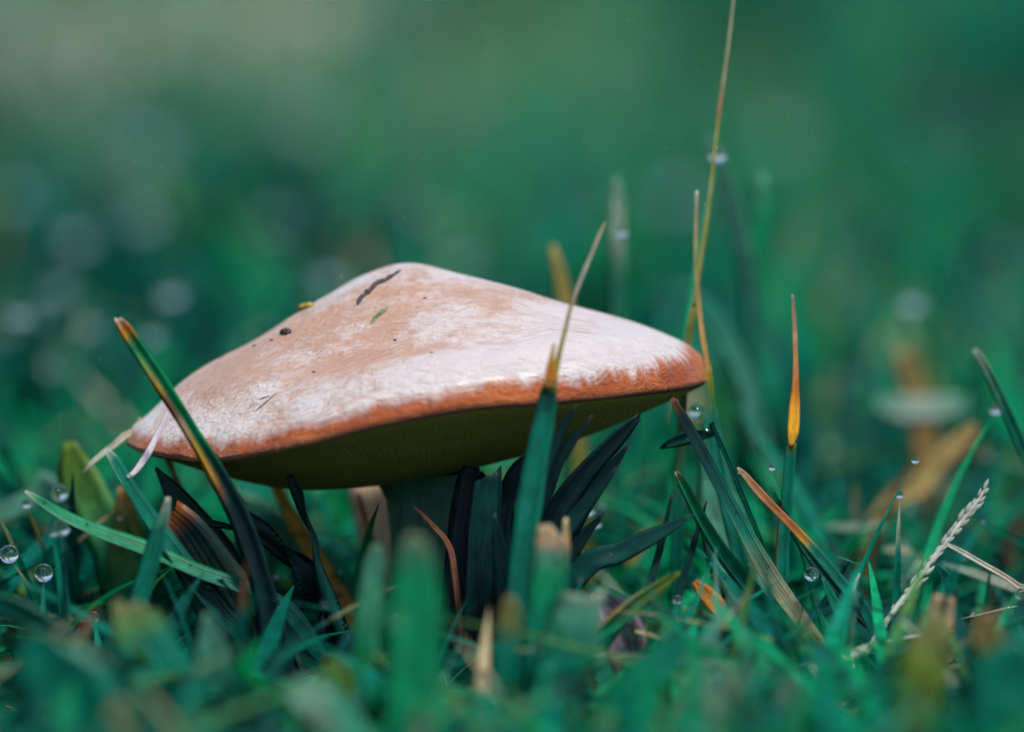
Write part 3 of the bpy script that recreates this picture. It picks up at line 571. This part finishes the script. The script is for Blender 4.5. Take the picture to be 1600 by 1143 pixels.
# --- blurred blades behind
bgb = [
 ('blurred upright blade with whitish tip behind the cap right slope', [(963, 276, 620, 12), (964, 310, 620, 22), (965, 370, 620, 22), (966, 520, 620, 24)], [(0, GP_), (.1, (.3, .38, .3)), (.2, (.02, .16, .10)), (1, G)]),
 ('blurred yellow blade just behind the right cap skyline', [(863, 382, 560, 10), (874, 425, 560, 20), (884, 475, 560, 24), (895, 560, 560, 26)], [(.26, .2, .05), (.2, .19, .05), GY_]),
 ('blurred dark blade bent under the drop behind the tall stalk', [(1104, 214, 760, 12), (1128, 270, 760, 24), (1152, 340, 760, 28), (1170, 430, 760, 30), (1178, 560, 760, 32)], [GP_, G, G]),
 ('blurred upright green blade right of the tall straw stalk', [(1190, 272, 800, 14), (1188, 330, 800, 30), (1184, 420, 800, 34), (1175, 520, 800, 36), (1168, 640, 800, 40)], [(0, GP_), (.1, GB), (1, G)]),
 ('pale dead blade blurred leaning right of the cap tip', [(1075, 450, 760, 10), (1110, 490, 760, 30), (1150, 560, 760, 36), (1180, 660, 760, 36)], [G, GP_, G]),
 ('bright yellow green blade blurred left of the cap', [(108, 690, 160, 20), (120, 740, 160, 60), (150, 800, 150, 70), (185, 880, 140, 74)], [GY_, GB, GB]),
 ('orange flecked green blade blurred behind the hooded tip', [(190, 760, 130, 14), (195, 790, 130, 30), (200, 850, 130, 56), (195, 930, 130, 64)], [(0, (.5, .25, .08)), (.2, GY_), (.5, GB), (1, GB)]),
 ('grey dead blade blurred at the left edge under the small drop', [(-20, 810, 380, 30), (20, 795, 380, 34), (60, 775, 380, 28), (110, 760, 380, 12)], [GP_, GP_, GP_]),
 ('broad green blade blurred right of the bright yellow green one', [(262, 690, 260, 24), (250, 740, 260, 60), (235, 820, 250, 70), (230, 900, 240, 70)], [GB, G, G]),
]
for i, (l, p, c) in enumerate(bgb): blade(l, p, c, fold=.25, face=[10, -15, 20][i % 3])

# ------------------------------------------------------------------ seed spike
ax = catmull([list(at(x, y, d)) + [wd] for x, y, d, wd in [(1541, 762, -250, 5), (1517, 796, -250, 7), (1490, 830, -252, 8), (1462, 866, -254, 8), (1432, 908, -256, 8), (1398, 952, -258, 9), (1365, 1000, -260, 9), (1338, 1048, -262, 9), (1320, 1110, -264, 10)]], 80)
sroot = Vector(ax[-1, :3]); spike = empty('seed_spike', sroot); tag(spike, 'pale grey braided grass seed spike leaning at right', 'seed spike')
vv, ff = [], []
for i in range(80):
    P = Vector(ax[i, :3]); T = (Vector(ax[min(i+1, 79), :3]) - Vector(ax[max(i-1, 0), :3])).normalized()
    N = (CAM - P).normalized(); B = T.cross(N).normalized(); N = B.cross(T)
    for j in range(8): a = j * math.pi / 4; rr_ = ax[i, 3] * S * .5; vv.append(P + B * (rr_ * math.cos(a)) + N * (rr_ * math.sin(a)))
ff = [[i*8+j, (i+1)*8+j, (i+1)*8+(j+1)%8, i*8+(j+1)%8] for i in range(79) for j in range(8)]
mesh_obj('stem', vv, ff, M_STRAW, spike, sroot, True, [(0, 0, 3)] * len(vv), [stops([(0, (.5, .5, .46)), (.6, (.42, .48, .42)), (1, (.2, .34, .24))], (k // 8) / 79) for k in range(len(vv))])
def spikelet_mesh():
    v, f = [], []; K, n = 8, 9
    for i in range(n):
        q = i / (n - 1); rr_ = math.sin(math.pi * min(q * 1.0, 1) ** .75) ** .9 + .03
        for j in range(K):
            a = 2 * math.pi * j / K; ridge = 1 + .18 * math.cos(2 * a)
            v.append((rr_ * ridge * math.cos(a) * .34, rr_ * math.sin(a) * .26 + .10 * math.sin(q * 3), q * 1.6))
    for i in range(n - 1):
        for j in range(K): f.append([i*K+j, i*K+(j+1)%K, (i+1)*K+(j+1)%K, (i+1)*K+j])
    f += [list(range(K))[::-1], [(n-1)*K+j for j in range(K)]]
    return v, f
sv_, sf_ = spikelet_mesh()
sp0 = mesh_obj('spikelet', sv_, sf_, M_STRAW, None, None, True, [(p[0] * 2, p[2], 5) for p in sv_], [(.33, .37, .32)] * len(sv_))
first = True
ks = [int(q) for q in np.arange(1, 47, 1.5)] + [52, 57]
for m, i in enumerate(ks):
    o = sp0 if first else sp0.copy()
    if not first: col.objects.link(o)
    first = False; o.parent = spike
    P = Vector(ax[i, :3]); T = (Vector(ax[i-1, :3]) - Vector(ax[i+1, :3])).normalized(); N = (CAM - P).normalized(); B = T.cross(N).normalized()
    sgn = 1 if m % 2 else -1; Z = (T + B * (sgn * random.uniform(.12, .34)) + N * .15 * random.uniform(-1, 1)).normalized(); Y_ = (N - Z * N.dot(Z)).normalized(); X_ = Y_.cross(Z)
    sc = (9.5 if i < 40 else 6) * S * random.uniform(.75, 1.2)
    o.matrix_local = Matrix.Translation(P + B * (sgn * random.uniform(1.5, 4.5) * S) + N * 2 * S - sroot) @ Matrix((X_, Y_, Z)).transposed().to_4x4() @ Matrix.Rotation(random.uniform(-.7, .7), 4, 'Z') @ Matrix.Diagonal((sc * random.uniform(.65, 1.0), sc * random.uniform(.65, 1.0), sc * random.uniform(1.0, 1.45), 1))

# ------------------------------------------------------------------ dewdrops
def drop_mesh():
    v, f = [], []; nu, nv = 32, 18
    for i in range(nv + 1):
        p = math.pi * i / nv; z = math.cos(p); r = math.sin(p)
        z = z * (.96 if z < 0 else 1.04)
        for j in range(nu): a = 2 * math.pi * j / nu; v.append((r * math.cos(a) * .5, r * math.sin(a) * .5, z * .5))
    for i in range(nv):
        for j in range(nu): f.append([i*nu+j, (i+1)*nu+j, (i+1)*nu+(j+1)%nu, i*nu+(j+1)%nu])
    me = bpy.data.meshes.new('dewdrop'); me.from_pydata(v, [], f); me.polygons.foreach_set('use_smooth', [True] * len(f)); me.materials.append(M_WATER); me.update()
    return me
DROP = drop_mesh(); EXTRA = []     # EXTRA: lawn blades that carry a drop on their tip
def drop(label, P, dia, group=None):
    o = bpy.data.objects.new('dewdrop', DROP); col.objects.link(o); o.location = P
    o.scale = (dia, dia, dia * random.uniform(.94, 1.04)); o.rotation_euler = (random.uniform(-.2, .2), random.uniform(-.2, .2), random.uniform(0, 6))
    tag(o, label, 'dewdrop', group); return o
near = [
 ('sharp round dewdrop low at the far left, right of its twin', 68, 895, -250, 29, 1), ('dewdrop at the left edge beside the sharp round one', 14, 866, -200, 30, 1),
 ('small dewdrop hanging on a reddish stem at lower left', 146, 964, -260, 18, 1), ('round blurred dewdrop above the arching blade at left', 93, 770, 60, 26, 1),
 ('little blurred dewdrop at the arching blade tip', 41, 787, 20, 15, 1), ('blurred dewdrop right under the arching blade', 97, 825, 30, 25, 1), ('smaller blurred dewdrop touching the one under the arching blade', 82, 831, 30, 15, 1),
 ('clear dewdrop right of the cap above the lower blades', 1268, 897, -230, 23, 1), ('small white dewdrop left of the orange sheathed stalk', 1207, 730, -140, 12, 1),
 ('small dewdrop on a red tipped blade near the tan dead blade', 1430, 719, -120, 12, 1), ('small dewdrop left of the red tipped blade', 1406, 773, -110, 12, 1),
 ('white blurred dewdrop on the blunt blade before the stem', 621, 968, -1190, 22, 0), ('blurred dewdrop behind the tall straw stalk', 1121, 243, 300, 27, 1),
 ('blurred dewdrop beside the whitish tipped blade behind the cap', 971, 362, 300, 20, 1), ('round blurred dewdrop under the right tip of the cap', 1087, 642, 80, 22, 1),
 ('small blurred dewdrop above the one under the cap tip', 1062, 625, 60, 16, 1), ('bright bead on the dark toothed leaf under the right rim', 1103, 674, -125, 13, 0),
 ('tiny bead at the toothed leaf stalk', 1077, 684, -135, 8, 0), ('white dewdrop beside the dark stem near the purplish leaf', 1058, 937, -330, 15, 1),
 ('blurred bead behind the short dark leaf tip', 918, 797, 60, 24, 1), ('smaller blurred bead below the one behind the dark leaf tip', 932, 818, 40, 17, 1),
 ('tiny dewdrop on a stem tip beside the whitish cut end', 908, 905, -500, 8, 1), ('dewdrop cut by the right edge beside the bare pale stem', 1598, 928, -255, 24, 1),
 ('blurred bead at the far right above the curved blade', 1556, 640, 160, 18, 1), ('tiny dewdrop right of the small one at lower left', 187, 963, -270, 8, 1), ('green glinting bead low at the right', 1532, 1086, -330, 12, 1),
 ('small bead above the green glinting one', 1536, 1066, -320, 9, 1), ('tiny bead at lower left beside the brown stub', 193, 1112, -500, 9, 1),
 ('bead between the tan leaf and the far right edge', 1520, 958, -300, 8, 1), ('small bead near the pale blade tip at lower right', 1340, 1012, -300, 9, 1),
]
for l, x, y, d, dia, car in near:
    P = at(x, y, d); dm = dia * S * (D + d * S) / D
    drop(l, P, dm)
    if car: EXTRA.append((P - Vector((0, 0, dm * .2)), 1.3e-3, 1))
# drops on tall blade tips in the lawn behind, far out of focus
far = [('largest pale blurred disc of dew at the left', 120, 368), ('bright small blurred disc of dew below the large one at left', 94, 450), ('faint blurred disc of dew high above the left cap', 230, 222),
       ('faint green blurred disc of dew right of the large pale one', 222, 335), ('blurred disc of dew straight above the left cap slope', 425, 338), ('blurred disc of dew above the burnt edge blade', 268, 458),
       ('blurred disc of dew touching the left skyline of the cap', 512, 430), ('pale blurred disc of dew beside the cap peak', 720, 405), ('faint blurred disc of dew at the right above the seed spike', 1426, 470),
       ('wide pale blurred disc of dew right of the tall stalk', 1225, 205), ('yellowish blurred disc of dew above the cap right slope', 893, 266), ('faint blurred disc of dew at the left picture edge', 20, 300),
       ('blurred disc of dew at the far left beside the bright one', 30, 490), ('faint blurred disc of dew high right of centre', 1050, 300), ('faint wide blurred disc of dew near the top left of centre', 480, 180)]
for i, (l, x, y) in enumerate(far):
    P = at_height(x, y, [0.034, .030, .036][i % 3])
    drop(l, P, [4.6e-3, 4.3e-3, 5.0e-3][i % 3] * min(1.35, .35 + P.y / .40 * .75)); EXTRA.append((P - Vector((0, 0, .0011)), 1.8e-3, 1))
# beads lying on the wide dewy blade
for l, x, y, dia in [('upper bead on the wide dewy blade', 898, 1008, 11), ('middle bead on the wide dewy blade', 883, 1017, 10), ('left bead on the wide dewy blade', 855, 1036, 11), ('right low bead on the wide dewy blade', 880, 1078, 12), ('lowest bead on the wide dewy blade', 835, 1087, 12), ('leftmost high bead on the wide dewy blade', 838, 1014, 12)]:
    drop(l, at(x, y, -812), dia * S)

# ------------------------------------------------------------------ lawn
def vnoise(x, y, s, seed):
    r_ = np.random.default_rng(seed); T = r_.random((64, 64))
    fx, fy = x / s, y / s; ix, iy = np.floor(fx).astype(int), np.floor(fy).astype(int); a, b = fx - ix, fy - iy
    a, b = a*a*(3-2*a), b*b*(3-2*b); g_ = lambda i, j: T[i % 64, j % 64]
    return (g_(ix, iy)*(1-a)+g_(ix+1, iy)*a)*(1-b) + (g_(ix, iy+1)*(1-a)+g_(ix+1, iy+1)*a)*b
PAL = np.array([G, GB, (.001, .105, .075), GD, GP_, (.07, .19, .055), GY_, YE, ST, PA, PK, BR])
def tints(x, y, near):
    n = len(x); ys = y if near else 2.2 * np.log(np.maximum(y, .05) + .1) * .25
    p = vnoise(x, ys, .035 if near else .075, 4) ; q = vnoise(x, ys, .05 if near else .085, 9)
    r = rng.random(n); c = np.zeros(n, int)
    c[r < .30] = 1; c[(r >= .30) & (r < .55)] = 0; c[(r >= .55) & (r < .72)] = 2; c[(r >= .72) & (r < .80)] = 3
    c[(r >= .80) & (r < .87)] = 4; c[(r >= .87) & (r < .91)] = 5; c[(r >= .91) & (r < .93)] = 6; c[(r >= .93) & (r < .94)] = 7
    c[(r >= .94) & (r < .955)] = 8; c[(r >= .955) & (r < .98)] = 9; c[(r >= .98) & (r < .992)] = 10; c[r >= .992] = 11
    k = rng.random(n)
    pale = (q > .6) & (k < .5); c[pale] = rng.choice([4, 9, 8, 5], pale.sum(), p=[.52, .12, .06, .30] if near else [.62, .04, .02, .32])
    dark = (p < (.52 if near else .43)) & (k < .75); c[dark] = rng.choice([3, 2], dark.sum(), p=[.75, .25])
    if not near:
        m = (c >= 7) & (rng.random(n) < .75); c[m] = rng.choice([0, 1, 2, 5], m.sum())
        m = (c == 4) & (rng.random(n) < .5); c[m] = rng.choice([0, 1], m.sum())
        # a drier, paler stretch of lawn at the far left and a lush one at the far right
        dry = np.exp(-(((x + .14) / .11)**2 + ((y - 1.6) / .65)**4)); m = rng.random(n) < dry * .95; c[m] = rng.choice([4, 9, 8, 5], m.sum(), p=[.22, .46, .18, .14])
        dry = np.exp(-(((x - .03) / .05)**2 + ((y - 1.7) / .5)**2)); m = rng.random(n) < dry * .8; c[m] = rng.choice([4, 5, 6], m.sum(), p=[.3, .5, .2])
        lush = np.exp(-(((x - .20) / .10)**2 + ((y - 2.1) / .9)**2)); m = rng.random(n) < lush * .9; c[m] = rng.choice([3, 2, 0], m.sum())
    else:
        m = np.isin(c, [4, 8, 9, 10]) & (rng.random(n) < .65); c[m] = rng.choice([0, 1, 2, 3], m.sum())
    return PAL[c] * rng.uniform(.75, 1.25, (n, 1))
def lawn_blades(x, y, h, wd, lean, seg, across, tint, dirs=None, z0=None):
    n = len(x); a = rng.uniform(0, 2*np.pi, n) if dirs is None else dirs
    fa = a + rng.normal(0, .5, n) + np.pi/2
    z0 = ground_z(x, y) if z0 is None else z0
    t = np.linspace(0, 1, seg + 1); V = np.zeros((n, seg + 1, across, 3)); BL = np.zeros_like(V); TI = np.zeros_like(V)
    droop = rng.uniform(0, .35, n) * lean; rid = rng.random(n)
    tipdry = rng.random(n) < .06; tipc = PAL[rng.choice([8, 7, 9, 11, 10], n, p=[.25, .1, .15, .3, .2])] * .8
    for i, tq in enumerate(t):
        out = h * lean * (tq**1.8); zz = h * (tq - droop * tq**3)
        ww = wd * .5 * np.clip(.75 + tq*.9, 0, 1.0) * (1 - np.clip((tq-.45)/.55, 0, 1)**1.7) + 2e-5
        for k in range(across):
            u = -1 + 2 * k / (across - 1); dip = (abs(u) - .5) * .35 * ww if across > 2 else 0
            V[:, i, k, 0] = x + np.cos(a) * (out - dip) + np.cos(fa) * ww * u
            V[:, i, k, 1] = y + np.sin(a) * (out - dip) + np.sin(fa) * ww * u
            V[:, i, k, 2] = z0 + zz + dip * .4
            BL[:, i, k, 0] = u; BL[:, i, k, 1] = tq * 5; BL[:, i, k, 2] = rid * 50
            cc_ = tint.copy()
            if tq > .8: cc_[tipdry] = tipc[tipdry]
            TI[:, i, k] = cc_
    L = np.arange(n)[:, None, None] * ((seg+1)*across) + np.arange(seg)[None, :, None] * across + np.arange(across-1)[None, None, :]
    F = np.stack([L, L+1, L+1+across, L+across], -1).reshape(-1, 4)
    return V.reshape(-1, 3), F, BL.reshape(-1, 3), TI.reshape(-1, 3)
chunks = []
mx, my = root.x, root.y
# close around the mushroom
n = 5000; x = rng.uniform(-.13, .13, n); y = rng.uniform(-.17, .16, n)
dm = np.hypot((x - mx) / .034, (y - my + .002) / .026)
keep = (dm > .55) | (rng.random(n) < .15); keep &= np.hypot(x - mx, y - my) > .0065
x, y, dm = x[keep], y[keep], dm[keep]
clump = vnoise(x, y, .018, 2)
h = (.010 + .016 * clump + rng.exponential(.0035, len(x))) * np.clip(.55 + .45 * (dm - .5), .55, 1.0)
h = np.minimum(h, .030 - .006 * np.clip((-y - .02) / .05, 0, 1) - .004 * np.exp(-((x - mx) / .03)**2) * (y < 0))
h = h * np.where((y > -.046) & (y < my), .5, 1.0)
chunks.append(lawn_blades(x, y, h, rng.uniform(.0007, .0030, len(x)), rng.uniform(.1, 2.1, len(x)), 7, 3, tints(x, y, True)))
# thin sprawling blades among the others
n = 2600; x = rng.uniform(-.09, .09, n); y = rng.uniform(-.05, .02, n); k = (np.hypot((x - mx) / .03, (y - my) / .024) > .8); x, y = x[k], y[k]; n = len(x)
chunks.append(lawn_blades(x, y, rng.uniform(.004, .013, n), rng.uniform(.0004, .0013, n), rng.uniform(.8, 2.6, n), 8, 3, PAL[rng.choice([0, 1, 2, 3, 4, 8, 10, 11], n, p=[.22, .2, .15, .2, .1, .05, .04, .04])]))
# low dead thatch
n = 2600; x = rng.uniform(-.12, .12, n); y = rng.uniform(-.13, .16, n); k = np.hypot(x - mx, y - my) > .007; x, y = x[k], y[k]; n = len(x)
chunks.append(lawn_blades(x, y, rng.uniform(.002, .008, n), rng.uniform(.0005, .0022, n), rng.uniform(1.5, 5.0, n), 5, 3, PAL[rng.choice([8, 9, 10, 11, 7, 3, 2], n, p=[.14, .10, .14, .2, .08, .2, .14])] * rng.uniform(.3, .75, (n, 1))))
# the lawn behind, and to the sides
n = 26000; y = .12 + .95 * rng.random(n)**.8; x = rng.uniform(-1, 1, n) * (.17 + .26 * y)
cl = vnoise(x, y, .03, 21)
chunks.append(lawn_blades(x, y, .012 + .022 * cl + rng.exponential(.004, n), rng.uniform(.0016, .0052, n), rng.uniform(.1, 1.0, n), 5, 3, tints(x, y, False)))
n = 42000; y = 1.0 + 6.0 * rng.random(n)**1.4; x = rng.uniform(-1, 1, n) * (.25 + .24 * y)
cl = vnoise(x, y, .08, 23)**1.5
chunks.append(lawn_blades(x, y, .012 + .045 * cl + rng.exponential(.005, n), rng.uniform(.004, .010, n), rng.uniform(.1, 1.0, n), 3, 2, tints(x, y, False)))
# sides and the ground under the camera
n = 5000; y = rng.uniform(-.75, -.17, n); x = rng.uniform(-.25, .25, n)
chunks.append(lawn_blades(x, y, rng.uniform(.008, .020, n), rng.uniform(.0016, .0044, n), rng.uniform(.2, 1.1, n), 4, 3, tints(x, y, True)))
# slim blades that carry the drops
ex = np.array([list(p) for p, _, _ in EXTRA]); ew = np.array([q for _, q, _ in EXTRA]); ne = len(ex)
dirs = rng.uniform(0, 6.28, ne); le = rng.uniform(.15, .5, ne); hz = np.maximum(ex[:, 2] + .002, .002)
# droop is off for these so that the tips meet the drops
_u = rng.uniform; _st = rng.bit_generator.state
V, F, BL, TI = lawn_blades(ex[:, 0] - np.cos(dirs) * hz * le, ex[:, 1] - np.sin(dirs) * hz * le, hz, ew, le, 8, 3, PAL[rng.choice([0, 1, 2], ne)], dirs, np.full(ne, -.002))
tips = V.reshape(ne, 9, 3, 3)[:, -1, 1]; fix = (ex - tips)[:, None, None, :] * (np.linspace(0, 1, 9)**1.2)[None, :, None, None]
V = (V.reshape(ne, 9, 3, 3) + fix).reshape(-1, 3); chunks.append((V, F, BL, TI))
off = 0; Vs, Fs, Bs, Ts = [], [], [], []
for V, F, B, T_ in chunks: Vs.append(V); Fs.append(F + off); Bs.append(B); Ts.append(T_); off += len(V)
Vs, Fs, Bs, Ts = map(np.concatenate, (Vs, Fs, Bs, Ts))
me = bpy.data.meshes.new('grass')
me.vertices.add(len(Vs)); me.vertices.foreach_set('co', Vs.astype(np.float32).ravel())
me.loops.add(Fs.size); me.loops.foreach_set('vertex_index', Fs.astype(np.int32).ravel())
me.polygons.add(len(Fs)); me.polygons.foreach_set('loop_start', np.arange(0, Fs.size, 4, dtype=np.int32))
me.update(calc_edges=True); me.polygons.foreach_set('use_smooth', np.ones(len(Fs), dtype=bool))
a = me.attributes.new('bl', 'FLOAT_VECTOR', 'POINT'); a.data.foreach_set('vector', Bs.astype(np.float32).ravel())
a = me.attributes.new('tint', 'FLOAT_COLOR', 'POINT'); c4 = np.ones((len(Vs), 4), np.float32); c4[:, :3] = Ts; a.data.foreach_set('color', c4.ravel())
me.materials.append(M_LAWN)
go = bpy.data.objects.new('grass', me); col.objects.link(go)
tag(go, 'short green lawn grass with some dry blades all around the mushroom', 'grass', kind='stuff')

# fine dew on the lawn: uncountable beads on blade tips
def dew():
    sel = rng.choice(len(chunks[0][0]) // 24, 900, replace=False); t0 = chunks[0][0].reshape(-1, 8, 3, 3)[sel, 6, 1]
    sel2 = rng.choice(len(chunks[3][0]) // 18, 1300, replace=False); t1 = chunks[3][0].reshape(-1, 6, 3, 3)[sel2, 5, 1]
    sel3 = rng.choice(len(chunks[4][0]) // 8, 900, replace=False); t2 = chunks[4][0].reshape(-1, 4, 2, 3)[sel3, 3, 0]
    tb = np.array([list(BEADS[k]) for k in rng.choice(len(BEADS), 520, replace=False)])
    C = np.vstack([t0, t1, t2, tb]); rad = np.concatenate([rng.uniform(.00012, .00042, len(t0)), rng.uniform(.0004, .0013, len(t1)), rng.uniform(.0012, .0024, len(t2)), 6e-5 + rng.exponential(7e-5, len(tb))])
    nu, nv = 10, 6; p = np.linspace(0, np.pi, nv + 1); aa = np.arange(nu) * 2 * np.pi / nu
    b = np.array([[np.sin(q) * np.cos(z), np.sin(q) * np.sin(z), np.cos(q)] for q in p for z in aa])
    f = np.array([[i*nu+j, (i+1)*nu+j, (i+1)*nu+(j+1) % nu, i*nu+(j+1) % nu] for i in range(nv) for j in range(nu)])
    V = (C[:, None] + rad[:, None, None] * b[None]).reshape(-1, 3); F = (np.arange(len(C))[:, None, None] * len(b) + f[None]).reshape(-1, 4)
    o = mesh_obj('dew', V, F.tolist(), M_WATER); tag(o, 'fine dew beads scattered over the lawn grass', 'dew', kind='stuff')
dew()
